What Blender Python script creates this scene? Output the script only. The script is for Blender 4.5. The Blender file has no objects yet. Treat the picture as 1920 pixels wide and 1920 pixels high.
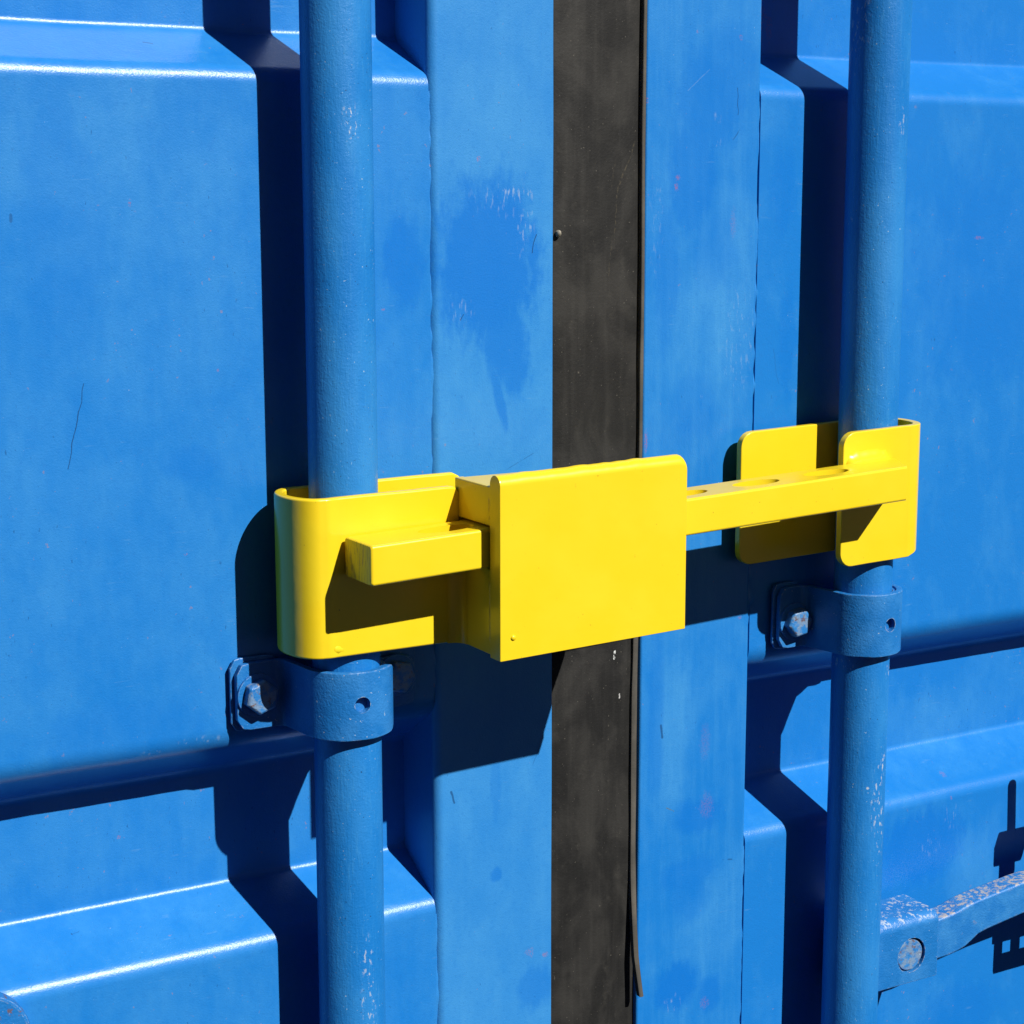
import bpy, bmesh, math, random
from mathutils import Vector, Matrix, noise as mnoise
random.seed(7)
scene = bpy.context.scene
COL = scene.collection
MM = 0.001

# ------------------------------------------------------------------ camera
CAM = Vector((-511.34, -836.35, 175.47))            # millimetres; door face is y = 0, z up
YAW, PITCH, ROLL, FPX = 0.5258, 0.1707, -0.0015, 3415.2
_F = Vector((math.sin(YAW)*math.cos(PITCH), math.cos(YAW)*math.cos(PITCH), -math.sin(PITCH)))
_R = Vector((math.cos(YAW), -math.sin(YAW), 0)); _U = _R.cross(_F)
_R2 = _R*math.cos(ROLL) + _U*math.sin(ROLL); _U2 = -_R*math.sin(ROLL) + _U*math.cos(ROLL)
cd = bpy.data.cameras.new('Camera'); cam = bpy.data.objects.new('Camera', cd); COL.objects.link(cam)
cd.sensor_fit = 'HORIZONTAL'; cd.sensor_width = 36.0; cd.lens = 36.0*FPX/1920.0
cd.clip_start = 0.02; cd.clip_end = 100.0
M = Matrix((_R2, _U2, -_F)).transposed().to_4x4(); M.translation = CAM*MM
cam.matrix_world = M
scene.camera = cam

def at(px, py, y=0.0):
    """photo pixel -> point (mm) on the plane y = const"""
    d = _F + _R2*((px-960)/FPX) - _U2*((py-960)/FPX)
    return CAM + d*((y-CAM.y)/d.y)

# ------------------------------------------------------------------ light
SUN = Vector((0.335, -1.0, 0.935)).normalized()       # direction towards the sun
el = math.asin(SUN.z); az = math.atan2(SUN.x, SUN.y)  # clockwise from +Y
world = bpy.data.worlds.new('World'); scene.world = world; world.use_nodes = True
wn = world.node_tree; wn.nodes.clear()
sky = wn.nodes.new('ShaderNodeTexSky'); sky.sky_type = 'NISHITA'; sky.sun_disc = False
sky.sun_elevation = el; sky.sun_rotation = az; sky.air_density = 0.06; sky.dust_density = 0.15; sky.ozone_density = 0.3
bg = wn.nodes.new('ShaderNodeBackground'); bg.inputs['Strength'].default_value = 0.05
wo = wn.nodes.new('ShaderNodeOutputWorld')
wn.links.new(sky.outputs[0], bg.inputs[0]); wn.links.new(bg.outputs[0], wo.inputs[0])
sd = bpy.data.lights.new('Sun', 'SUN'); sd.energy = 5.0; sd.angle = math.radians(0.5); sd.color = (1.0, 0.965, 0.90)
sun = bpy.data.objects.new('Sun', sd); COL.objects.link(sun)
sun.rotation_euler = SUN.to_track_quat('Z', 'Y').to_euler(); sun.location = SUN*5
vs = scene.view_settings
vs.view_transform = 'Standard'; vs.look = 'None'; vs.exposure = 0.62; vs.gamma = 1.0; vs.use_curve_mapping = False

# ------------------------------------------------------------------ shader helper
class NT:
    def __init__(s, name):
        s.m = bpy.data.materials.new(name); s.m.use_nodes = True; s.t = s.m.node_tree; s.t.nodes.clear()
        s.out = s.t.nodes.new('ShaderNodeOutputMaterial')
        s.bsdf = s.t.nodes.new('ShaderNodeBsdfPrincipled'); s.t.links.new(s.bsdf.outputs[0], s.out.inputs[0])
        g = s.t.nodes.new('ShaderNodeNewGeometry'); v = s.t.nodes.new('ShaderNodeVectorMath'); v.operation = 'SCALE'
        v.inputs['Scale'].default_value = 1000.0; s.t.links.new(g.outputs['Position'], v.inputs[0]); s.P = v.outputs[0]
        s.geo = g
        x = s.t.nodes.new('ShaderNodeSeparateXYZ'); s.t.links.new(s.P, x.inputs[0]); s.X, s.Y, s.Z = x.outputs
    def put(s, sock, v):
        if isinstance(v, bpy.types.NodeSocket): s.t.links.new(v, sock)
        else: sock.default_value = v
    def ma(s, op, a, b=0.0, c=0.0, clamp=False):
        n = s.t.nodes.new('ShaderNodeMath'); n.operation = op; n.use_clamp = clamp
        for i, v in enumerate((a, b, c)): s.put(n.inputs[i], v)
        return n.outputs[0]
    def add(s, a, b): return s.ma('ADD', a, b)
    def sub(s, a, b): return s.ma('SUBTRACT', a, b)
    def mul(s, a, b): return s.ma('MULTIPLY', a, b)
    def step(s, v, lo, hi, a=0.0, b=1.0):
        n = s.t.nodes.new('ShaderNodeMapRange'); n.interpolation_type = 'SMOOTHSTEP'
        s.put(n.inputs[0], v); s.put(n.inputs[1], lo); s.put(n.inputs[2], hi); s.put(n.inputs[3], a); s.put(n.inputs[4], b)
        return n.outputs[0]
    def vec(s, sx, sy, sz, ox=0.0, oy=0.0, oz=0.0):
        n = s.t.nodes.new('ShaderNodeMapping'); s.t.links.new(s.P, n.inputs[0])
        n.inputs['Scale'].default_value = (sx, sy, sz); n.inputs['Location'].default_value = (ox, oy, oz); return n.outputs[0]
    def noise(s, vec, scale=1.0, detail=3.0, rough=0.55, dist=0.0):
        n = s.t.nodes.new('ShaderNodeTexNoise'); s.t.links.new(vec, n.inputs['Vector'])
        n.inputs['Scale'].default_value = scale; n.inputs['Detail'].default_value = detail
        n.inputs['Roughness'].default_value = rough; n.inputs['Distortion'].default_value = dist
        return n.outputs[0]
    def mix(s, f, a, b):
        n = s.t.nodes.new('ShaderNodeMix'); n.data_type = 'RGBA'
        s.put(n.inputs[0], f)
        for i, v in ((6, a), (7, b)):
            if isinstance(v, tuple): n.inputs[i].default_value = (*v[:3], 1.0)
            else: s.t.links.new(v, n.inputs[i])
        return n.outputs[2]
    def ellipse(s, cx, cz, rx, rz, warp=None, amt=0.0, soft=0.25, tilt=0.0):
        """soft-edged stain on the door face (x,z in mm)"""
        dx = s.sub(s.X, cx); dz = s.sub(s.Z, cz)
        if tilt: dx = s.add(dx, s.mul(dz, tilt))
        dx = s.ma('DIVIDE', dx, rx); dz = s.ma('DIVIDE', dz, rz)
        d = s.ma('SQRT', s.add(s.mul(dx, dx), s.mul(dz, dz)))
        if warp is not None: d = s.add(d, s.mul(s.sub(warp, 0.5), amt))
        return s.step(d, 1.0-soft, 1.0+soft, 1.0, 0.0)
    def line(s, x0, z0, x1, z1, w, warp=None, amt=0.0):
        """thin scratch between two points of the door face"""
        lx, lz = x1-x0, z1-z0; L2 = lx*lx+lz*lz
        dx = s.sub(s.X, x0); dz = s.sub(s.Z, z0)
        t = s.ma('DIVIDE', s.add(s.mul(dx, lx), s.mul(dz, lz)), L2, clamp=True)
        ex = s.sub(dx, s.mul(t, lx)); ez = s.sub(dz, s.mul(t, lz))
        if warp is not None: ex = s.add(ex, s.mul(s.sub(warp, 0.5), amt))
        d = s.ma('SQRT', s.add(s.mul(ex, ex), s.mul(ez, ez)))
        return s.step(d, w*0.5, w, 1.0, 0.0)
    def mx(s, *a):
        r = a[0]
        for v in a[1:]: r = s.ma('MAXIMUM', r, v)
        return r
    def bump(s, h, strength, dist, prev=None):
        n = s.t.nodes.new('ShaderNodeBump'); n.inputs['Strength'].default_value = strength
        n.inputs['Distance'].default_value = dist; s.t.links.new(h, n.inputs['Height'])
        if prev is not None: s.t.links.new(prev, n.inputs['Normal'])
        return n.outputs[0]
    def edge(s, r, lo=0.02, hi=0.12):
        """1 near sharp edges of the mesh, for worn paint"""
        b = s.t.nodes.new('ShaderNodeBevel'); b.samples = 6; b.inputs['Radius'].default_value = r*MM
        d = s.t.nodes.new('ShaderNodeVectorMath'); d.operation = 'DOT_PRODUCT'
        s.t.links.new(b.outputs[0], d.inputs[0]); s.t.links.new(s.geo.outputs['True Normal'], d.inputs[1])
        return s.step(s.sub(1.0, d.outputs['Value']), lo, hi)
    def fin(s, color, rough, normal=None, metal=0.0, spec=0.5, coat=0.0, coat_rough=0.1):
        b = s.bsdf; K = 0.735                             # paint albedo level for the exposure used
        m = s.t.nodes.new('ShaderNodeVectorMath'); m.operation = 'SCALE'; m.inputs['Scale'].default_value = K
        if isinstance(color, tuple): m.inputs[0].default_value = color
        else: s.t.links.new(color, m.inputs[0])
        s.t.links.new(m.outputs[0], b.inputs['Base Color'])
        s.put(b.inputs['Roughness'], rough); s.put(b.inputs['Metallic'], metal)
        b.inputs['Specular IOR Level'].default_value = spec*.72
        b.inputs['Coat Weight'].default_value = coat; b.inputs['Coat Roughness'].default_value = coat_rough
        if normal is not None: s.t.links.new(normal, b.inputs['Normal'])
        return s.m

BLUE = (0.011, 0.190, 0.600); BLUE_FADE = (0.050, 0.282, 0.655); BLUE_DEEP = (0.006, 0.160, 0.600)
PRIMER = (0.42, 0.10, 0.09); RUST = (0.16, 0.085, 0.055); CHALK = (0.50, 0.60, 0.66); BARE = (0.48, 0.44, 0.40)

def blue_panel(name, stains=(), fades=(), scr=(), chips=(), red=(), base=0.0, streak=0.25):
    s = NT(name)
    big = s.noise(s.vec(.020, .020, .013, 3.1), 1.0, 8, .62, .4)
    mid = s.noise(s.vec(.075, .075, .045), 1.0, 7, .66)
    fine = s.noise(s.P, .42, 3, .6)
    tiny = s.noise(s.P, 1.35, 2, .5)
    strk = s.noise(s.vec(.16, .16, .012, 7.7), 1.0, 6, .68)
    warp = s.noise(s.vec(.09, .09, .05, 1.3), 1.0, 4, .62)
    wp2 = s.add(s.mul(warp, .6), s.mul(s.noise(s.vec(.30, .30, .10, 4.4), 1.0, 3, .6), .4))
    f = s.add(s.mul(s.step(big, .36, .66), .30), s.mul(s.step(mid, .35, .70), .20))
    f = s.add(f, s.mul(s.step(strk, .40, .70), streak)); f = s.add(f, base)
    for (x, z, rx, rz, a) in fades: f = s.add(f, s.mul(s.ellipse(x, z, rx, rz, warp, 1.2, .5), a*.7))
    f = s.ma('MINIMUM', s.ma('MAXIMUM', f, 0.0), 1.0)
    c = s.mix(f, BLUE, BLUE_FADE)
    deep = None
    for st in stains:
        x, z, rx, rz, a = st[:5]; tl = st[5] if len(st) > 5 else 0.0
        e = s.mul(s.ellipse(x, z, rx, rz, wp2, 1.9, .32, tl), a*.80); deep = e if deep is None else s.mx(deep, e)
    if deep is not None: c = s.mix(deep, c, BLUE_DEEP)
    # fine mottling, tiny dark pits and pale grit
    c = s.mix(s.mul(s.step(fine, .52, .72), .30), c, (0.016, 0.170, 0.540))
    pit = s.mul(s.step(tiny, .700, .745), s.step(mid, .50, .62)); c = s.mix(s.mul(pit, .75), c, (0.012, 0.06, 0.16))
    grit = s.mul(s.step(s.noise(s.vec(1, 1, 1, 31.0), .95, 2, .5), .735, .77), s.step(warp, .5, .62)); c = s.mix(s.mul(grit, .55), c, CHALK)
    fleck = s.mul(s.step(s.noise(s.vec(1.0, 1.0, .30, 51.0), .8, 2, .5), .715, .755), s.step(big, .40, .55)); c = s.mix(s.mul(fleck, .55), c, (0.010, 0.075, 0.24))
    rub = s.mul(s.step(s.noise(s.vec(.045, .045, .55, 61.0), 1.0, 4, .65), .60, .70), s.step(warp, .50, .64)); c = s.mix(s.mul(rub, .22), c, (0.16, 0.36, 0.62))
    sp = s.mul(s.step(s.noise(s.vec(1, 1, .8, 71.0), .33, 3, .6), .685, .73), s.step(big, .48, .58)); c = s.mix(s.mul(sp, .45), c, (0.30, 0.20, 0.22))
    for (x, z, rx, rz, a) in red:
        c = s.mix(s.mul(s.mul(s.ellipse(x, z, rx*.75, rz*.75, fine, 2.2, .45), s.step(tiny, .44, .56)), a*.50), c, PRIMER)
    for (x, z, rx, rz, a) in chips:
        gr = s.noise(s.vec(.55, .55, .16, 11.0), 1.0, 3, .6)
        e = s.mul(s.ellipse(x, z, rx, rz, warp, .8, .5), s.step(gr, .54, .72)); c = s.mix(s.mul(e, a*.62), c, CHALK)
    w2 = s.noise(s.P, .12, 2, .5)
    for (x0, z0, x1, z1, w, a, col) in scr:
        c = s.mix(s.mul(s.line(x0, z0, x1, z1, w, w2, 3.0), a), c, col)
    h = s.add(s.add(s.mul(s.noise(s.P, 1.0, 3, .65), .75), s.mul(s.noise(s.P, .30, 3, .6), .45)), s.mul(s.noise(s.P, .05, 2, .5), 1.2))
    n = s.bump(h, .50, .00034)
    r = s.add(.30, s.mul(f, .07)); 
    if deep is not None: r = s.sub(r, s.mul(deep, .12))
    return s.fin(c, r, n, spec=.5)

def blue_rod(name, chips=(), wear=.0):
    s = NT(name)
    big = s.noise(s.vec(.03, .03, .012, 5.0), 1.0, 4, .55)
    brush = s.noise(s.vec(.75, .75, .10, 2.0), 1.0, 4, .65)
    grain = s.noise(s.P, .85, 3, .65)
    c = s.mix(s.step(big, .34, .68), (0.010, 0.182, 0.560), (0.030, 0.240, 0.620))
    c = s.mix(s.mul(s.step(brush, .5, .75), .35), c, (0.060, 0.30, 0.64))
    warp = s.noise(s.P, .55, 3, .65)
    for (x, z, rx, rz, a) in chips:
        gr = s.noise(s.vec(.5, .5, .22, 4.0), 1.0, 3, .6)
        e = s.mul(s.ellipse(x, z, rx, rz, warp, 1.4, .4), s.step(gr, .56, .63)); c = s.mix(s.mul(e, a*.70), c, (.60, .65, .66))
    c = s.mix(s.mul(s.step(s.noise(s.vec(1, 1, 1, 9.0), .7, 2, .5), .71, .75), .8), c, (0.015, 0.05, 0.13))
    c = s.mix(s.mul(s.step(s.noise(s.vec(1, 1, 1, 19.0), .8, 2, .5), .715, .75), .7), c, (0.45, 0.60, 0.68))
    h = s.add(s.add(s.mul(grain, .8), s.mul(brush, .7)), s.mul(s.noise(s.P, .25, 2, .5), .6))
    n = s.bump(h, .50, .00050)
    return s.fin(c, s.add(.30, s.mul(big, .12)), n, spec=.55)

def blue_fitting(name, rust=.0, worn=.75, er=1.0, topsparkle=False, grey=0.0):
    s = NT(name)
    big = s.noise(s.vec(.06, .06, .05, 2.0), 1.0, 4, .6); grain = s.noise(s.P, .8, 3, .65)
    c = s.mix(s.step(big, .35, .68), (0.012, 0.165, 0.500), (0.032, 0.215, 0.570))
    wn_ = s.noise(s.vec(.35, .35, .35, 8.0), 1.0, 4, .65)
    e = s.mul(s.edge(er), s.step(wn_, .44, .58)); c = s.mix(s.mul(e, worn), c, (0.50, 0.56, 0.58))
    if grey: c = s.mix(s.mul(s.step(s.noise(s.vec(.22, .22, .22, 13.0), 1.0, 4, .65), .40, .58), grey), c, (0.30, 0.36, 0.38))
    if rust: c = s.mix(s.mul(s.step(s.noise(s.vec(.28, .28, .28, 3.3), 1.0, 5, .7), .64-rust*.16, .72-rust*.12), .9), c, RUST)
    c = s.mix(s.mul(s.step(s.noise(s.vec(1, 1, 1, 29.0), .6, 2, .5), .71, .75), .8), c, CHALK)
    if topsparkle:  # sparkle painted into the colour: pale speckles on faces turned up
        sx = s.t.nodes.new('ShaderNodeSeparateXYZ'); s.t.links.new(s.geo.outputs['Normal'], sx.inputs[0])
        c = s.mix(s.mul(s.mul(s.step(sx.outputs[2], .25, .75), s.step(s.noise(s.vec(1, 1, 1, 2.0), .26, 4, .7), .53, .60)), .70), c, (.55, .60, .62))
    h = s.add(grain, s.mul(s.noise(s.P, .2, 3, .5), 1.0)); n = s.bump(h, .55, .0005)
    return s.fin(c, .36, n, spec=.5)

def yellow_paint(name, worn=True, endx=None):
    s = NT(name)
    big = s.noise(s.vec(.03, .03, .03), 1.0, 3, .5); fine = s.noise(s.P, .5, 3, .6)
    c = s.mix(s.step(big, .35, .70), (0.90, 0.640, 0.014), (0.875, 0.660, 0.020))
    c = s.mix(s.mul(s.step(fine, .66, .74), .18), c, (0.62, 0.42, 0.02))
    if worn: e = s.mul(s.edge(.7, .03, .15), s.step(s.noise(s.vec(.5, .5, .5, 4.0), 1.0, 4, .65), .58, .66)); c = s.mix(s.mul(e, .55), c, (0.22, 0.12, 0.02))
    c = s.mix(s.mul(s.step(s.noise(s.vec(1, 1, 1, 15.0), .55, 2, .5), .755, .785), .6), c, (0.20, 0.10, 0.02))
    if endx is not None:                               # rubbed streaks on the sawn end
        k_ = s.mul(s.step(s.X, endx+.35, endx+.7, 1.0, 0.0), s.step(s.noise(s.vec(.9, .9, .12, 3.0), 1.0, 4, .6), .52, .62)); c = s.mix(s.mul(k_, .75), c, (0.16, 0.12, 0.05))
    h = s.add(s.noise(s.P, .07, 2, .5), s.mul(s.noise(s.P, .5, 2, .5), .10)); n = s.bump(h, .22, .0008)
    return s.fin(c, .30, n, spec=.5, coat=.18, coat_rough=.08)

def rubber(name, c0=(0.0120, 0.0120, 0.0120), c1=(0.034, 0.033, 0.031), scr=()):
    s = NT(name)
    big = s.noise(s.vec(.035, .035, .022, 1.0), 1.0, 5, .6, .5); strk = s.noise(s.vec(.25, .25, .012), 1.0, 4, .6)
    f = s.ma('MINIMUM', s.add(s.mul(s.step(big, .38, .66), .85), s.mul(s.step(strk, .45, .75), .35)), 1.0)
    c = s.mix(f, c0, c1)
    c = s.mix(s.mul(s.step(s.noise(s.vec(.06, .06, .05, 9.0), 1.0, 5, .7), .55, .75), .5), c, (0.056, 0.053, 0.047))
    dust = s.step(s.noise(s.vec(1, 1, 1, 5.0), .75, 2, .5), .715, .75); c = s.mix(s.mul(dust, .6), c, (0.14, 0.13, 0.11))
    w2 = s.noise(s.P, .09, 3, .6); br = s.step(s.noise(s.P, .5, 3, .6), .42, .60)
    for (x0, z0, x1, z1, w, a, col) in scr: c = s.mix(s.mul(s.mul(s.line(x0, z0, x1, z1, w, w2, 4.0), br), a), c, col)
    n = s.bump(s.add(s.noise(s.P, .7, 4, .6), s.mul(s.noise(s.P, .08, 3, .5), 1.5)), .30, .0005)
    return s.fin(c, .62, n, spec=.30)

def plain(name, c, rough=.5, metal=0.0):
    s = NT(name); k = s.noise(s.P, .6, 4, .6)
    col = s.mix(s.step(k, .35, .7), tuple(v*.7 for v in c), tuple(min(1, v*1.2) for v in c))
    return s.fin(col, rough, s.bump(k, .5, .0005), metal=metal)

# ------------------------------------------------------------------ mesh helpers (mm)
def thing(name, label, cat, loc, group=None):
    o = bpy.data.objects.new(name, None); COL.objects.link(o); o.empty_display_size = .02
    o.location = Vector(loc)*MM; o['label'] = label; o['category'] = cat
    if group: o['group'] = group
    return o
def wloc(o):
    p = Vector((0, 0, 0))
    while o is not None: p += o.location; o = o.parent
    return p
def build(name, verts, faces, mat, parent=None, bev=0.0, seg=2, smooth=True, ang=35, label=None):
    off = wloc(parent) if parent is not None else Vector((0, 0, 0))
    me = bpy.data.meshes.new(name); me.from_pydata([Vector(v)*MM-off for v in verts], [], faces)
    bm = bmesh.new(); bm.from_mesh(me); bmesh.ops.recalc_face_normals(bm, faces=bm.faces); bm.to_mesh(me); bm.free()
    o = bpy.data.objects.new(name, me); COL.objects.link(o); me.materials.append(mat)
    if parent is not None: o.parent = parent
    finish(o, bev, seg, smooth, ang)
    if label: o['label'] = label
    return o
def finish(o, bev, seg=2, smooth=True, ang=35):
    me = o.data
    if smooth:
        for p in me.polygons: p.use_smooth = True
        bm = bmesh.new(); bm.from_mesh(me)
        if not bev:
            for e in bm.edges:
                if len(e.link_faces) == 2 and e.calc_face_angle(0) > math.radians(ang): e.smooth = False
        bm.to_mesh(me); bm.free()
    if bev:
        m = o.modifiers.new('Bevel', 'BEVEL'); m.width = bev*MM; m.segments = seg; m.limit_method = 'ANGLE'
        m.angle_limit = math.radians(ang); m.use_clamp_overlap = True; m.harden_normals = False
    w = o.modifiers.new('Normals', 'WEIGHTED_NORMAL'); w.keep_sharp = True; w.weight = 80
def loft(stations, caps=True):
    n = len(stations[0]); v = [p for s in stations for p in s]; f = []
    for i in range(len(stations)-1):
        for j in range(n):
            k = (j+1) % n; f.append((i*n+j, i*n+k, (i+1)*n+k, (i+1)*n+j))
    if caps: f.append(tuple(range(n-1, -1, -1))); b = (len(stations)-1)*n; f.append(tuple(b+j for j in range(n)))
    return v, f
def box(x0, x1, y0, y1, z0, z1, sh=0.0):
    v = [(x, y, z+sh*x) for x in (x0, x1) for y in (y0, y1) for z in (z0, z1)]
    return v, [(0, 1, 3, 2), (4, 6, 7, 5), (0, 4, 5, 1), (2, 3, 7, 6), (0, 2, 6, 4), (1, 5, 7, 3)]
def join(*parts):
    v, f = [], []
    for a, b in parts:
        o = len(v); v += list(a); f += [tuple(i+o for i in q) for q in b]
    return v, f
def resample_arc(cx, cy, r, a0, a1, n):
    return [(cx+r*math.cos(a0+(a1-a0)*i/n), cy+r*math.sin(a0+(a1-a0)*i/n)) for i in range(n+1)]
def nz(x, y, z, s=1.0): return mnoise.noise(Vector((x*s, y*s, z*s)))

def plate_path(path, t, zr):
    """a plate standing on edge that follows path (x,y); zr(i, s, L) -> (z0, z1)"""
    n = len(path); st = []; s = 0.0; L = sum(math.dist(path[i], path[i+1]) for i in range(n-1))
    for i, (x, y) in enumerate(path):
        if i: s += math.dist(path[i-1], path[i])
        a = path[max(0, i-1)]; b = path[min(n-1, i+1)]; dx, dy = b[0]-a[0], b[1]-a[1]; l = math.hypot(dx, dy) or 1
        nx, ny = -dy/l*t/2, dx/l*t/2; z0, z1 = zr(x, y, s, L)
        st.append([(x+nx, y+ny, z0), (x+nx, y+ny, z1), (x-nx, y-ny, z1), (x-nx, y-ny, z0)])
    return loft(st)
def corner(s, r):
    """inset of a rounded corner of radius r at distance s from the end"""
    return r-math.sqrt(max(0.0, r*r-(r-s)**2)) if s < r else 0.0
def tube(path, r, n=10, rad=None):
    st = []
    for i, p in enumerate(path):
        p = Vector(p); a = Vector(path[max(0, i-1)]); b = Vector(path[min(len(path)-1, i+1)]); d = (b-a).normalized()
        u = d.cross(Vector((0, 1, 0)) if abs(d.z) > .75 else Vector((0, 0, 1)))
        u.normalize(); w = d.cross(u); rr = r*(rad(i/(len(path)-1)) if rad else 1.0)
        st.append([tuple(p+u*(rr*math.cos(2*math.pi*k/n))+w*(rr*math.sin(2*math.pi*k/n))) for k in range(n)])
    return loft(st)
def bead(p0, p1, r, lump=.35, n=40, seed=0.0):
    p0, p1 = Vector(p0), Vector(p1); L = (p1-p0).length; pts = []; N = max(8, int(L/1.3))
    for i in range(N+1):
        q = p0.lerp(p1, i/N); k = i*1.3
        pts.append(q+Vector((nz(k*.3, seed, 0), nz(k*.3, seed, 5), nz(k*.3, seed, 9)))*min(r*.35, .45))
    return tube(pts, r, 10, lambda t: (1+lump*nz(t*L*.28, seed, 3)+lump*.6*nz(t*L*.9, seed, 7))*min(1, .25+6*t, .25+6*(1-t)))
def cyl(cx, cz, y0, y1, r, n=32, rim=0.0):
    """disc standing on the door: axis along y, y1 is the outer face"""
    prof = [(r, y0), (r, y1+rim), (r-rim*.3, y1+rim*.3), (r-rim, y1)] if rim else [(r, y0), (r, y1)]
    st = [[(cx+q*math.cos(2*math.pi*k/n), y, cz+q*math.sin(2*math.pi*k/n)) for k in range(n)] for q, y in prof]
    return loft(st)
def cut(o, cutters):
    """cut holes for good and drop the cutters"""
    for v, f in cutters:
        me = bpy.data.meshes.new('cutter'); me.from_pydata([Vector(p)*MM-wloc(o.parent) for p in v], [], f)
        bm = bmesh.new(); bm.from_mesh(me); bmesh.ops.recalc_face_normals(bm, faces=bm.faces); bm.to_mesh(me); bm.free()
        c = bpy.data.objects.new('cutter', me); COL.objects.link(c); c.parent = o.parent
        bpy.context.view_layer.update()
        m = o.modifiers.new('cut', 'BOOLEAN'); m.operation = 'DIFFERENCE'; m.object = c; m.solver = 'EXACT'
        bpy.context.view_layer.update()
        dg = bpy.context.evaluated_depsgraph_get(); new = bpy.data.meshes.new_from_object(o.evaluated_get(dg))
        o.modifiers.clear(); old = o.data; o.data = new; new.name = o.name
        bpy.data.objects.remove(c); bpy.data.meshes.remove(me)

# ------------------------------------------------------------------ measures (mm)
XL, XR, RY, RR = -138.86, 196.62, -29.3, 17.0     # rod axes and radius
GAP = 58.5                                         # left edge of the right door's stile
SW = 74.0                                          # stile width
ZA, ZB, ZC, ZD, ZE, ZF = 258.8, 235.9, -96.0, -118.0, -182.5, -203.5
DEEP, PROUD = 38.0, 1.2                            # recess depth; panel crest just behind the stile face
PITCHZ = ZB-ZF
ZTOP, ZBOT = 1010.0, -890.0

# ------------------------------------------------------------------ doors
def fillet(pts, radii):
    out = [pts[0]]
    for i in range(1, len(pts)-1):
        p, a, b = Vector(pts[i]), Vector(pts[i-1]), Vector(pts[i+1]); r = radii[i]
        u = (a-p).normalized(); w = (b-p).normalized(); th = u.angle(w); d = r/math.tan(th/2)
        c = p+(u+w).normalized()*(r/math.sin(th/2)); s0 = p+u*d; s1 = p+w*d
        out.append(tuple(s0+u*1.0)); v0 = s0-c; v1 = s1-c; tot = v0.angle(v1); sg = 1 if v0.x*v1.y-v0.y*v1.x > 0 else -1
        for k in range(11):
            a_ = sg*tot*k/10; cs, sn = math.cos(a_), math.sin(a_)
            out.append((c.x+v0.x*cs-v0.y*sn, c.y+v0.x*sn+v0.y*cs))
        out.append(tuple(s1+w*1.0))
    out.append(pts[-1]); return out
def panel(name, x0, x1, mat, parent, seed):
    pts, rad = [(PROUD, ZBOT)], [0]
    for k in (-2, -1, 0, 1, 2):
        o = k*PITCHZ
        for z, y, r in ((ZF+o, PROUD, 10), (ZE+o, DEEP, 4.5), (ZD+o, DEEP, 7), (ZC+o, PROUD, 15)):
            if ZBOT+20 < z < ZTOP-20: pts.append((y, z)); rad.append(r)
    pts.append((pts[-1][0], ZTOP)); rad.append(0)
    prof = fillet(pts, rad)                        # (y, z)
    back = [(y+2.0, z) for y, z in prof][::-1]
    N = 90; st = []
    for i in range(N+1):
        x = x0+(x1-x0)*i/N
        ring = []
        for y, z in prof+back:
            dy = .55*nz(x*.012, seed, z*.010)+.25*nz(x*.05, seed+4, z*.03); ring.append((x, y+dy, z+.5*nz(x*.02, seed+9, z*.01)))
        st.append(ring)
    v, f = loft(st); return build(name, v, f, mat, parent, ang=50)
def stile(name, x0, x1, rl, rr, mat, parent):
    """square tube with rounded corners, standing the full height"""
    prof = resample_arc(x0+rl, rl, rl, math.pi, 1.5*math.pi, 7)+resample_arc(x1-rr, rr, rr, 1.5*math.pi, 2*math.pi, 7)+[(x1, 48), (x0, 48)]
    st = []
    for i in range(121):
        z = ZBOT+(ZTOP-ZBOT)*i/120
        st.append([(x+.35*nz(x*.01, 3, z*.012), y+.30*nz(x*.02, 8, z*.011), z) for x, y in prof])
    v, f = loft(st); return build(name, v, f, mat, parent, ang=50)
def px(x, y, *r): p = at(x, y); return (p.x, p.z)
def S(x, y, rx, ry, a=1.0, tilt=0.0, depth=0.0):   # stain given where it sits in the photograph
    p = at(x, y, depth); k = 3.55-.45*(x-600)/1100; return (p.x, p.z, rx/k/.84, ry/k, a)+((tilt,) if tilt else ())
def L(x0, y0, x1, y1, w, a, c): p, q = at(x0, y0), at(x1, y1); return (p.x, p.z, q.x, q.z, w, a, c)

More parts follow.
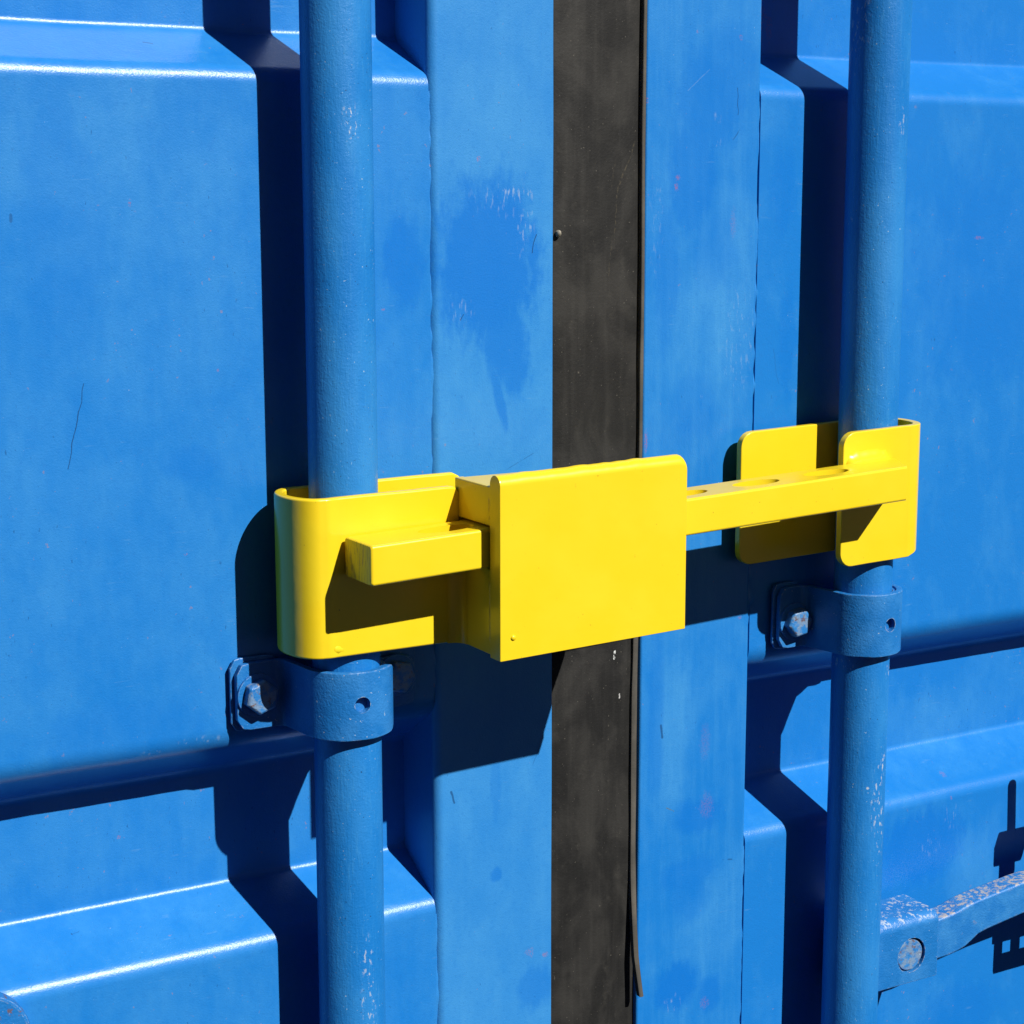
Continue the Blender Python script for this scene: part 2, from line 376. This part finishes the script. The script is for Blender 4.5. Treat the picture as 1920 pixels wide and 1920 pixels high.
DK = (0.010, 0.055, 0.17); LT = (0.45, 0.58, 0.66)
m_panel_l = blue_panel('BluePaintLeftPanel', base=-.02, streak=.08,
    stains=[S(758, 490, 34, 78, .75), S(120, 420, 60, 200, .25), S(360, 870, 45, 30, .35), S(230, 1380, 130, 60, .35)],
    fades=[S(230, 300, 200, 150, .25), S(650, 800, 120, 200, .2)],
    scr=[L(160, 720, 128, 880, .32, .8, DK), L(22, 403, 22, 415, .9, .5, DK), L(300, 72, 316, 75, .5, .6, DK), L(165, 1785, 180, 1780, .4, .8, DK)],
    red=[S(245, 380, 3, 8, .7), S(350, 1040, 4, 3, .6), S(268, 1612, 5, 5, .9), S(410, 695, 3, 4, .6), S(720, 580, 4, 3, .6)],
    chips=[S(375, 1392, 30, 9, .9), S(285, 1416, 14, 6, .9)])
m_stile_l = blue_panel('BluePaintLeftStile', base=.42, streak=.08,
    stains=[S(915, 490, 88, 145, 1.0), S(948, 640, 40, 100, .9, .16), S(935, 740, 9, 60, .8, .22), S(930, 1640, 10, 14, .7), S(1005, 1850, 32, 45, .6), S(930, 1480, 9, 60, .35)],
    scr=[L(1005, 440, 997, 474, .35, .9, DK), L(905, 655, 975, 600, .3, .0, DK), L(870, 590, 864, 600, .4, .8, DK), L(846, 1485, 852, 1505, .8, .7, DK),
         L(1000, 850, 950, 880, .3, .4, DK), L(1036, 1320, 1000, 1432, .35, .35, DK)],
    chips=[S(955, 360, 34, 20, .55), S(990, 405, 9, 38, .95), S(978, 440, 7, 36, .9), S(940, 375, 50, 25, .35), S(868, 585, 18, 22, .45)],
    red=[S(897, 298, 4, 6, .9), S(1022, 1790, 7, 6, .9), S(993, 1785, 9, 12, .5)])
m_panel_r = blue_panel('BluePaintRightPanel', base=-.18, streak=.08,
    stains=[S(1730, 1590, 90, 75, .85), S(1800, 1900, 90, 60, .5), S(1850, 520, 140, 200, .45), S(1472, 360, 26, 70, .45), S(1480, 640, 18, 90, .45)],
    fades=[S(1820, 1640, 60, 80, .55), S(1800, 1380, 120, 60, .45), S(1440, 200, 40, 50, .3)],
    scr=[L(1453, 655, 1462, 720, .3, .3, DK)],
    red=[S(1838, 446, 11, 4, .95), S(1568, 121, 14, 3, .8), S(1520, 40, 8, 30, .5), S(1510, 20, 5, 20, .5), S(1795, 1462, 6, 5, .6), S(1403, 1532, 4, 9, .8), S(1786, 1497, 3, 5, .8)],
    chips=[S(1787, 1530, 16, 22, .5), S(1745, 1590, 22, 16, .4), S(1440, 1420, 10, 10, .4)])
m_stile_r = blue_panel('BluePaintRightStile', base=-.08, streak=.26,
    stains=[S(1268, 1850, 42, 48, 1.0), S(1330, 1862, 22, 40, .8), S(1310, 1530, 48, 34, .75), S(1290, 1640, 55, 34, .6), S(1290, 1680, 40, 50, .45), S(1330, 190, 70, 90, .55),
            S(1300, 320, 45, 110, .65), S(1370, 120, 50, 70, .4), S(1250, 520, 24, 120, .5), S(1340, 470, 40, 70, .35), S(1300, 760, 40, 60, .35), S(1230, 1330, 16, 170, .45)],
    fades=[S(1370, 560, 40, 200, .5), S(1260, 1360, 30, 180, .6), S(1340, 1750, 60, 90, .4), S(1320, 620, 50, 120, .4)],
    scr=[L(1382, 165, 1384, 215, .3, .7, DK), L(1240, 1360, 1242, 1383, .8, .7, DK), L(1250, 1515, 1262, 1521, .5, .7, (0.10, .16, .18)), L(1355, 1612, 1373, 1611, .6, .6, DK),
         L(1290, 170, 1330, 130, .30, .14, LT), L(1390, 240, 1375, 262, .4, .5, DK)],
    red=[S(1271, 333, 5, 7, .95), S(1268, 350, 4, 9, .95), S(1431, 30, 5, 60, .9), S(1308, 60, 3, 4, .7), S(1389, 70, 4, 7, .5), S(1325, 1510, 16, 30, .35), S(1322, 1390, 12, 40, .25), S(1387, 1158, 5, 4, .7), S(1211, 828, 4, 24, .9),
         S(1213, 188, 4, 7, .95), S(1375, 420, 7, 30, .3), S(1320, 1880, 10, 14, .4), S(1440, 1225, 5, 12, .6)],
    chips=[S(1355, 268, 6, 7, .9), S(1345, 272, 9, 6, .8), S(1345, 222, 7, 10, .5), S(1312, 745, 5, 6, .9), S(1260, 1880, 14, 16, .7), S(1230, 420, 12, 90, .3), S(1385, 640, 30, 90, .35)])
m_weld = blue_panel('BlueWeldPaint', base=.1, streak=.1)

LD = thing('container_door', 'blue corrugated container door left of the black rubber seal', 'door', (-400, 20, ZBOT), 'blue container doors')
panel('panel', -1120, -SW+.15, m_panel_l, LD, 2.0)
stile('stile', -SW, 0, 5.0, 1.5, m_stile_l, LD)
RD = thing('container_door', 'blue corrugated container door right of the seal, carrying the black rubber strip', 'door', (460, 20, ZBOT), 'blue container doors')
panel('panel', GAP+SW+4.6, 1180, m_panel_r, RD, 12.0)
stile('stile', GAP, GAP+SW+3.5, 1.5, 2.2, m_stile_r, RD)

# weld seams that join panel crest and stile, with open cracks where the paint has split
def seam(parent, x, side, z0, z1, seed):
    N = int((z0-z1)/2.2); st = []
    for i in range(N+1):
        z = z0+(z1-z0)*i/N; w = 3.2
        k = nz(z*.030, seed, 0)+.6*nz(z*.11, seed, 3); y = 2.3-1.5*max(-.4, min(.9, k+.15))
        o = .5*nz(z*.03, seed, 2)
        st.append([(x-w, 6, z), (x-w, y+.2, z), (x+o-.8, y+.15*nz(z*.3, seed, 6), z), (x+o+.6, y-.2, z), (x+w, y+.3, z), (x+w, 6, z)])
    v, f = loft(st); build('weld_seam', v, f, m_weld, parent, ang=60)
seam(LD, -SW+.9, -1, ZB-7, ZC+9, 1.0); seam(LD, -SW+.9, -1, ZF-7, ZF-300, 2.0)
seam(RD, GAP+SW+4.2, 1, ZB-7, ZC+9, 3.0); seam(RD, GAP+SW+4.2, 1, ZF-7, ZF-300, 4.0)

# rubber seal on the right door
BRN = (0.080, 0.068, 0.045)
m_rub = rubber('BlackRubber', scr=[L(1195, 265, 1160, 360, .5, .55, BRN), L(1160, 360, 1153, 450, .5, .5, BRN), L(1188, 290, 1165, 340, .4, .4, BRN), L(1160, 300, 1150, 350, .4, .3, BRN),
    L(1155, 1222, 1155, 1236, .9, 1.0, (.75, .78, .78)), L(1163, 1303, 1163, 1310, .6, .9, (.6, .6, .6)), L(1150, 440, 1143, 520, .35, .35, BRN)])
m_lip = rubber('GreyRubberLip', (0.070, 0.066, 0.058), (0.125, 0.115, 0.098))
st = []
for i in range(241):
    z = ZBOT+(ZTOP-ZBOT)*i/240; w = .5*nz(z*.02, 1, 1)
    xr = 58.7; lean = 0.0; ring = []
    for k in range(13):
        u = k/12; x = 1.1+w*.4+(xr+lean-1.1)*u
        ring.append((x, 2.6+.8*nz(x*.05, 2, z*.011)+.35*nz(x*.1, 6, z*.04)-1.2*math.sin(math.pi*u)+(1.2 if k in (0, 12) else 0), z))
    ring += [(xr+lean, 12, z), (1.1+w*.4, 12, z)]; st.append(ring)
v, f = loft(st); gasket = build('rubber_gasket', v, f, m_rub, RD, ang=60, label='wide black rubber seal between the two doors')
st = []; zs = [ZTOP-5-i*6 for i in range(int((ZTOP-5+286)/6)+1)]
for z in zs:
    u = max(0.0, min(1.0, (40-z)/140)); pk = max(0.0, min(1.0, (-190-z)/96))
    xc = 57.4+.4*nz(z*.012, 14, 0)-2.4*u+1.8*max(0, pk-.75)/.25
    w = 1.3+.25*nz(z*.03, 11, 1)+.5*u-.3*pk; y = 1.0-.2*u-8.0*pk**1.8
    st.append([(xc-w, y+2.6, z), (xc-w, y-.6, z), (xc-w*.4, y-1.1, z), (xc+w*.6, y-1.0, z), (xc+w, y-.4, z), (xc+w, y+2.6, z)])
v, f = loft(st); build('gasket_lip', v, f, m_lip, gasket, ang=60, label='thin grey lip peeling away from the seal at its lower end')

# ------------------------------------------------------------------ locking rods
def SR(x, y, rx, ry, a): return S(x, y, rx, ry, a, 0.0, -44.0)
m_rod_l = blue_rod('BlueRodLeft', chips=[SR(655, 230, 14, 26, 1.0), SR(685, 1790, 10, 40, .7), SR(688, 1880, 11, 50, .7), SR(592, 443, 6, 8, .8)])
m_rod_r = blue_rod('BlueRodRight', chips=[SR(1656, 1428, 9, 18, 1.0), SR(1646, 1560, 9, 60, .9), SR(1645, 1462, 6, 26, .9), SR(1635, 30, 10, 80, .7), SR(1690, 230, 8, 26, .6), SR(1617, 413, 11, 8, 1.0), SR(1625, 1472, 9, 8, 1.0),
    SR(1664, 1258, 10, 10, .9), SR(1605, 1252, 9, 8, .7), SR(1638, 1500, 10, 60, .6)])
def rod(label, xc, mat, seed):
    t = thing('locking_rod', label, 'lock rod', (xc, RY, ZBOT), 'vertical locking rods')
    st = []
    for i in range(161):
        z = ZBOT+10+(ZTOP-ZBOT-20)*i/160; ring = []
        for k in range(64):
            a = 2*math.pi*k/64; r = RR+.10*nz(math.cos(a)*1.2, math.sin(a)*1.2+seed, z*.02)
            ring.append((xc+r*math.cos(a), RY+r*math.sin(a), z))
        st.append(ring)
    v, f = loft(st); build('pipe', v, f, mat, t, ang=60); return t
rod('blue steel locking rod on the left door, in front of the left panel', XL, m_rod_l, 1)
ROD_R = rod('blue steel locking rod on the right door, with handle hub at its lower end', XR, m_rod_r, 5)

m_fit = blue_fitting('BlueFitting', 0, .85, .9); m_bolt = blue_fitting('BlueRustyBolt', .55, .9, 1.4, grey=.55)
m_hub = blue_fitting('BlueHub', .0, .7, 1.0, True); m_rust = plain('RustySteel', (0.20, 0.10, 0.05), .7)

# handle hub and handle at the lower right
def rbox_path(x0, x1, y0, y1, z0, z1, r):          # block with a rounded top front edge
    prof = [(y0, z0), (y1, z0), (y1, z1)]+[(y0+r-r*math.sin(a), z1-r+r*math.cos(a)) for a in [i*math.pi/2/8 for i in range(9)]]
    return loft([[(x, y, z) for y, z in prof] for x in [x0+(x1-x0)*i/6 for i in range(7)]])
HY = -38.5; h0 = at(1752, 1718, HY); h1 = at(1757, 1829, HY)
hv, hf = rbox_path(200, h1.x, HY, -6, h1.z, h0.z+3.0, 7.0)
hub = build('handle_hub', hv, hf, m_hub, ROD_R, 1.0, 2)
rp = at(1709, 1791, HY)
cut(hub, [cyl(rp.x, rp.z, HY+6, HY-12, 11.2, 32)])
finish(hub, 0, 2, True, 40)
build('rivet', *cyl(rp.x+.3, rp.z-.2, HY+8, HY+1.4, 10.2, 32, 1.0), m_bolt, hub)
st = []
for hx_, ht, hb in ((1745, 1730, 1803), (1765, 1722, 1797), (1780, 1716, 1792), (1795, 1709, 1785), (1810, 1700, 1776), (1822, 1694, 1765), (1835, 1688, 1752), (1850, 1682, 1744), (1870, 1674, 1735), (1895, 1664, 1724), (1920, 1654, 1713), (1990, 1632, 1686), (2150, 1590, 1636)):
    yy = HY+2.0; p0_, p1_ = at(hx_, hb, yy), at(hx_, ht, yy)
    st.append([(p0_.x, yy, p0_.z), (p0_.x, yy, p1_.z), (p0_.x, yy+16, p1_.z), (p0_.x, yy+16, p0_.z)])
v, f = loft(st)
def handle_paint():
    s = NT('WornHandlePaint'); g = s.noise(s.vec(.30, .30, .30, 6.0), 1.0, 5, .7); e = s.edge(3.0, .01, .10)
    c = s.mix(s.step(s.noise(s.P, .08, 3, .6), .35, .7), (0.014, 0.170, 0.52), (0.034, 0.225, 0.58))
    sx = s.t.nodes.new('ShaderNodeSeparateXYZ'); s.t.links.new(s.geo.outputs['True Normal'], sx.inputs[0])
    c = s.mix(s.mul(s.mul(s.mx(s.mul(e, .9), s.step(sx.outputs[2], .5, .9)), s.step(g, .47, .58)), .85), c, BARE)
    c = s.mix(s.mul(s.step(s.noise(s.P, .16, 4, .65), .64, .72), .35), c, (0.30, 0.20, 0.13))
    return s.fin(c, .42, s.bump(s.noise(s.P, .8, 4, .6), .6, .0006))
build('handle', v, f, handle_paint(), ROD_R, 1.6, 2, label='flat bar handle with paint worn off its upper edge')

# ------------------------------------------------------------------ rod brackets
def hexbolt(parent, x, z, y0, h, r, mat, rot):
    ring = lambda q, y: [(x+q*math.cos(rot+k*math.pi/3), y, z+q*math.sin(rot+k*math.pi/3)) for k in range(6)]
    v, f = loft([ring(r, y0), ring(r, y0-h+1.2), ring(r-1.4, y0-h)]); b = build('bolt', v, f, mat, parent, .5, 2, ang=25)
    build('washer', *cyl(x, z, y0+.2, y0-1.4, r+2.2, 28, .4), m_fit, b)
def bracket(label, xc, z0, z1, wl, wr, bx, bz, rot, kind):
    t = thing('rod_bracket', label, 'bracket', (xc, 0, z0), 'rod clamp brackets')
    R = 21.2; T = 3.8; yf_ = -5.4
    xl, xr = xc-wl, xc+wr
    # omega strap in plan: flange, swing out, round the rod, swing back, flange
    p = [(xl, yf_), (xl+3, yf_), (xl+7, yf_), (xc-R-8.5, yf_)]
    p += [(xc-R-8.5+6.5*math.sin(a), yf_-6.5+6.5*math.cos(a)) for a in [i*math.pi*.40/6 for i in range(1, 7)]]
    a0 = math.pi*1.02
    p += [(xc+R*math.cos(a), RY+R*math.sin(a)) for a in [a0+(2*math.pi-.02*math.pi-a0)*i/26 for i in range(27)]]
    p += [(xc+R+2.0, -15), (xc+R+4.5, -9.6), (xc+R+9, yf_), (xr-7, yf_), (xr-3, yf_), (xr, yf_)]
    def zr(x, y, s, L_):
        c = max(corner(s, 6), corner(L_-s, 6)); e = .35*nz(s*.12, xc, 1)
        k = 0.0
        if kind == 'l' and x > xc+R*.72 and y < -12: k = 7.0*((x-xc-R*.72)/(R*.28))**2 if x < xc+R else 7.0
        if kind == 'l' and x > xc+R+.5: k = 7.0
        if kind == 'r' and x > xc+R*.86 and y < -12: k = 3.0*((x-xc-R*.86)/(R*.14))**2 if x < xc+R else 3.0
        return (z0+c+k*.9+e, z1-c-(k if kind == 'l' else 0)+e*.6)
    v, f = plate_path(p, T, zr); strap = build('strap', v, f, m_fit, t, .7, 2, ang=40)
    hx = at(677, 1320, -50) if kind == 'l' else at(1663, 1170, -49)
    cut(strap, [cyl(hx.x, hx.z, RY, -70, 4.0, 20)]); finish(strap, .5, 2, True, 40)
    # packing plate behind each flange
    for a, b in ((xl-1.8, xc-R-5), (xc+R+6, xr+2)):
        n = 10; pts = [(a+(b-a)*(i/n)**1.0, -2.0) for i in range(n+1)]
        v, f = plate_path(pts, 2.2, lambda x, y, s, L_: (z0-1.2+max(corner(s, 5), corner(L_-s, 5)), z1+2.0-max(corner(s, 5), corner(L_-s, 5))))
        build('packing_plate', v, f, m_fit, t, .6, 2)
    hexbolt(t, bx, bz, -7.5, 7.5, 9.0, m_bolt, rot); hexbolt(t, xr-12, bz, -7.5, 7.5, 9.0, m_bolt, rot+.5)
    # liner sleeve seen between rod and strap
    st_ = []
    for i in range(41):
        a = math.pi*1.0+math.pi*i/40; st_.append((xc+18.3*math.cos(a), RY+18.3*math.sin(a)))
    v, f = plate_path(st_, 1.7, lambda x, y, s, L_: (z0+2, z1-1.2)); build('liner', v, f, m_fit, t, 0, ang=50)
    return t
bl = at(487, 1305, -10); br = at(1494, 1166, -10)
bracket('blue rod clamp with rusty hexagon bolt below the left hook of the yellow lock', XL, -87.5, -53.0, 50.0, 50.0, bl.x, bl.z, .35, 'l')
bracket('blue rod clamp mostly in shadow below the right hook of the yellow lock', XR, -88.5, -51.5, 44.0, 44.0, br.x, br.z, .15, 'r')

# ------------------------------------------------------------------ the yellow lock
YEL = yellow_paint('YellowPaint'); YELW = yellow_paint('YellowWeldPaint', False)
LK = thing('container_lock', 'bright yellow steel container lock clamped across the two blue locking rods', 'lock', (20, -40, -46))
YB, YF, YP = -51.0, -83.5, -93.5                    # bar back, bar front, front of the cover plate
T = 4.6; HG = 17.2; RC = HG+T/2
def ybk(x): return -51.2-.0060*(185-x)                # bar back: touches the right hook, stands off the left one
BD = 29.0
# left hook: U round the left rod, the front leg runs on behind the bar
EA = 11.2; XC = -159.4                               # the hook turns round the rod in a flattened half ellipse
p = [(-62, RY+RC), (-65, RY+RC), (-68.5, RY+RC)]+[(x, RY+RC) for x in (-75, -90, -105, -120, -135, -148, XC+3)]
p += [(XC-EA*math.sin(a), RY+RC*math.cos(a)) for a in [math.pi*i/30 for i in range(31)]]
p += [(XC+1.2, RY-RC-.30), (XC+2.4, RY-RC-.45), (XC+3.8, RY-RC-.38), (XC+5.5, RY-RC-.10)]
p += [(x, RY-RC) for x in (XC+8, -146, -140, -130, -120, -110, -100, -95, -91, -88.5, -86.8, -85.6)]
Ltot = sum(math.dist(p[i], p[i+1]) for i in range(len(p)-1))
def zr(x, y, s, L_):
    top = 34.6+.008*(x+120)+.25*nz(s*.05, 1, 1); bot = -44.4+.2*nz(s*.06, 5, 1)
    if y > RY: top -= max(0, 5-s)*.9; bot += max(0, 5-s)*.9
    else: top -= corner(L_-s, 5)*.8
    return bot, top
v, f = plate_path(p, T, zr); hook = build('hook', v, f, YEL, LK, 1.3, 3, ang=40, label='hook of bent plate wrapped round the left rod')
fx = RY-RC-T/2
build('weld', *bead((XC+3, fx+2.7, -39.6), (XC+10, fx+3.0, -41.0), 3.3, .10, 12, 8.0), YELW, hook, ang=80)
# housing behind the cover plate
hz0, hz1 = -44.8, 38.8
_a, _b = at(699, 1101, ybk(-150)-BD), at(1700, 939, ybk(183)-BD)
def bz0(x): return _a.z+(x-_a.x)*(_b.z-_a.z)/(_b.x-_a.x)                      # underside of the bar
def bz1(x): return bz0(x)+19.5
HW = 5.0; X0 = -86.3; X1 = 20.5
hs = []
hs.append(box(X0, X0+HW, YF-.3, YB+4, bz1(X0)+1.3, hz1))                         # left wall above the bar
hs.append(box(X0+.6, X0+HW, YF-.3, YB+4, hz0, bz0(X0)-.8))                       # left wall below the bar
hs.append(box(X1-HW, X1, YF-.3, YB+4, hz0+.3, hz1-.4)); hs.append(box(X1-HW+.1, X1-.1, YB+3.5, -31, hz0+.5, -2.0))                            # right wall
hs.append(box(X0+HW-.5, X1-HW+.5, YF-.3, YB+3.8, hz1-HW, hz1-.3))                # roof
hs.append(box(X0+HW-.5, X1-HW+.5, YF-.3, YB+3.8, hz0+.6, hz0+HW))                # floor
hs.append(box(X0+1.2, X1-HW+.4, YB+.5, YB+5.2, hz0+.9, hz1-.7))                     # rear wall
hou = build('housing', *join(*hs), YEL, LK, .7, 2)
# fillet where the hook plate turns into the housing
prof = [(X0-6.5, YB-.2)]+[(X0-6.5+7*math.sin(a), YB-7.2+7*math.cos(a)) for a in [i*math.pi/2/8 for i in range(9)]]+[(X0+1.2, YB+2), (X0-6.5, YB+2)]
st = [[(x, y, z) for x, y in prof] for z in (hz0+.2, hz0+10, hz0+25, bz0(X0)-1.0)]
v, f = loft(st); build('weld', v, f, YELW, hou, 0, ang=40)
build('weld', *bead((X0+1.9, YF+1.8, hz1-4), (X0+1.9, YF+1.8, bz1(X0)+3), 2.2, .3, 12, 17.0), YELW, hou)
build('weld', *bead((X0+1.9, YF+1.6, bz0(X0)-3), (X0+1.9, YF+1.6, hz0+3), 1.9, .3, 20, 27.0), YELW, hou)
# cover plate: bullnosed along the top
st = []; xs = [X0-.6, X0+.2]+[X0+1.2+i*1.6 for i in range(75)]; XE = 22.3; xs = [x for x in xs if x < XE-5]+[XE-q for q in (4.5, 3.3, 2.1, 1.1, .4, .05)]
for x in xs:
    tb = -43.0+.031*x; tt = 47.2+.026*x; tt -= corner(XE-x, 4.2)
    r = 4.9; w = 2.6*max(0, nz(x*.09, 4, 2))+.5*nz(x*.22, 4, 8) if -78 < x < 8 else 0.0; w *= 1.3*max(0, min(1, (8-x)/18, (x+78)/8))
    yc = (YF+YP)/2; ring = [(x, YF, tb), (x, YF, tt-r)]
    for i in range(1, 12):
        a = math.pi*i/12; ring.append((x, yc+r*math.cos(a)*1.02, tt-r+(r+.35*w*math.sin(a))*math.sin(a)))
    ring += [(x, YP, tt-r), (x, YP, tb+.03*nz(x, 1, 1))]
    st.append(ring)
v, f = loft(st); plate = build('cover_plate', v, f, YEL, LK, .8, 2, ang=50)
pb = at(963, 1196, YP-.3)
pk = []
for i, (dx, dz, r) in enumerate(((0, 0, 1.5),)):
    pk.append(loft([[(pb.x+dx+q*math.cos(2*math.pi*k/10), YP-h, pb.z+dz+q*math.sin(2*math.pi*k/10)) for k in range(10)] for q, h in ((r, -.3), (r*.95, .3), (r*.6, .7), (r*.2, .85))]))
build('paint_blob', *join(*pk), YELW, plate, ang=80)
# adjusting bar with slotted holes
pA = at(697, 1063, ybk(-150)-BD); pB0 = at(699, 1101, ybk(-150)-BD); pB1 = at(1286, 1004, ybk(30)-BD)
XA = pA.x; XW = at(1700, 906, ybk(183)-BD).x; XB = XW+15.5
sts = []; rr_ = 1.5
sta = [(x, ybk(x)-BD, ybk(x), bz0(x), bz1(x), .6 if i == 0 else (.2 if i == 1 else 0.0)) for i, x in enumerate([XA, XA+.5]+[XA+1.2+(XW-XA-1.2)*i/20 for i in range(21)])]
for x, yf_, yb_, z0_, z1_, e in sta:
    z0_ += e; z1_ -= e; r_ = min(rr_, (yb_-yf_)*.3)
    ring = []
    for cy, cz, a0 in ((yf_+r_+e, z0_+r_, math.pi), (yb_-r_, z0_+r_, 1.5*math.pi), (yb_-r_, z1_-r_, 0.0), (yf_+r_+e, z1_-r_, .5*math.pi)):
        for i in range(4): a = a0+i*math.pi/6; ring.append((x, cy+r_*math.cos(a), cz+r_*math.sin(a)))
    sts.append(ring)
last = sts[-1]; ym = max(q[1] for q in last); yn = min(q[1] for q in last)
sts.append([(q[0]+.05+15.5*(q[1]-yn)/(ym-yn), q[1], q[2]+bz0(15.5*(q[1]-yn)/(ym-yn))-bz0(0)) for q in last])   # end cut at a slant, facing right
v, f = loft(sts); bar = build('bar', v, f, yellow_paint('YellowBarPaint', True, XA), LK, 0, label='square bar with a row of oval holes, sliding through the housing')
bar.modifiers.clear()
slots = []
for cx in (-102.5, -56, -7, 39.0, 87.0, 135.5):
    ring = [(cx+15*math.cos(a), ybk(cx)-BD*.5+6.9*math.sin(a)) for a in [2*math.pi*i/40 for i in range(40)]]
    slots.append(loft([[(x, y, z) for x, y in ring] for z in (-60, 80)]))
cut(bar, slots); finish(bar, 0, 3, True, 50)
# right hook
EB = 12.0; XC2 = at(1722, 900, -47.5).x-7.9
p = [(118.2+d, RY+RC) for d in (0, .8, 2, 4, 6.5, 9, 20, 40, 60, 80)]; p = [q for q in p if q[0] < XC2-2]
p += [(XC2+EB*math.sin(a), RY+RC*math.cos(a)) for a in [math.pi*i/30 for i in range(31)]]
p += [(XC2-1.5, RY-RC-.35), (XC2-3, RY-RC-.30), (XC2-5, RY-RC)]
p += [(x, RY-RC) for x in (200, 190, 180, 172, 169, 166.5, 164, 162, 160.8, 160.2)]
def zr(x, y, s, L_):
    top = 39.9+.030*x+.2*nz(s*.05, 21, 1); bot = -37.4+.030*x+.2*nz(s*.06, 25, 1)
    c = max(corner(s, 8.5), corner(L_-s, 8.5)); b2 = 3.0*max(0, min(1, (x-XC2+2)/10)); return bot+c+b2, top-c
v, f = plate_path(p, T, zr); hk2 = build('hook', v, f, YEL, LK, 1.3, 3, ang=40, label='hook with rounded corners wrapped round the right rod')
fx2 = RY-RC-T/2
st = []
for i in range(15):                                  # concave fillet weld between bar and hook
    t_ = i/14; x = 162.5+31*t_; k_ = max(.8, min(1, t_*4.5+.12, (1-t_)*3.5+.1))*(8.6+.9*nz(x*.2, 3, 3)) if 0 < i < 14 else 1.0; zt = bz1(x)-.15; y_ = fx2+.3
    st.append([(x, y_, zt-1.5), (x, y_-k_, zt-1.5)]+[(x, y_-k_+k_*math.sin(a), zt+k_*.95*(1-math.cos(a))) for a in [q*math.pi/2/8 for q in range(0, 9)]])
v, f = loft(st); build('weld', v, f, YELW, hk2, 0, ang=85)

# ------------------------------------------------------------------ small things at the edges of the picture
# keeper for the handle, just outside the right edge: it throws the black shadows
KP = thing('handle_keeper', 'blue handle keeper bracket at the right edge beside the worn handle', 'bracket', (400, 0, -270))
sdir = -SUN/SUN.y*-1
def off(px_, py_, y):                                # the point at depth y whose shadow falls on that spot of the door
    p = at(px_, py_, PROUD); k = (p.y-y)/-SUN.y; return p+SUN*k
parts = []
m_keep = blue_fitting('BlueKeeper', .6, .8, 1.2)
a = off(1893, 1470, -46); b = off(1888, 1640, -46)
build('pin', *tube([(a.x+2, -46, a.z), (b.x+3, -46, b.z)], 3.6, 16), m_keep, KP, .8)
c0 = off(1866, 1602, -40); c1 = off(1905, 1556, -40)
build('collar', *join(box(c0.x, c0.x+26, -46, -34, c0.z-4, c0.z+10), box(c0.x+5, c0.x+12, -45, -35, c0.z-26, c0.z-3)), m_keep, KP, 1.5)
d0 = off(1862, 1755, -40); d1 = off(1872, 1805, -40)
build('loop', *join(box(d0.x, d0.x+45, -44, -36, d0.z-3, d0.z+4), box(d0.x+2, d0.x+8, -44.2, -36.2, d1.z-3, d0.z-2.5), box(d0.x+2.3, d0.x+45, -44.1, -36.1, d1.z-4, d1.z+3), box(d0.x+17, d0.x+24, -43.8, -35.8, d1.z+2.5, d0.z-2.5)), m_keep, KP, 1.0)
build('base_plate', *join(box(396, 450, -6, 1.5, -330, -232), box(400, 430, -44, -5, -258, -240), box(398, 430, -42, -5, -300, -285)), m_keep, KP, 1.5)
# round boss in the lower left corner
ce = at(-40, 1960, -4)
BS = thing('round_boss', 'round painted boss with chipped rim at the lower left corner', 'boss', (ce.x, 0, ce.z))
build('disc', *cyl(ce.x, ce.z, 1.5, -6, 25.5, 48, 2.0), blue_fitting('BlueBoss', .5, .9, 1.6), BS)
build('rivet_head', *cyl(ce.x, ce.z, -5.5, -12, 13, 36, 3.0), m_bolt, BS)
# seed stuck on the rubber
sp = at(1048, 438, 1.0)
st = [[(sp.x+q*.75*math.cos(2*math.pi*k/12), 1.6-h, sp.z+dz+q*math.sin(2*math.pi*k/12)) for k in range(12)] for q, h, dz in ((1.9, -.6, 0), (1.9, .5, 0), (1.5, 1.3, .2), (.9, 1.8, .4), (.25, 2.0, .5))]
v, f = loft(st); sd_ = build('seed', v, f, plain('SeedHusk', (0.34, 0.31, 0.25), .6)); sd_['label'] = 'tiny pale seed stuck on the black rubber seal'; sd_['category'] = 'seed'
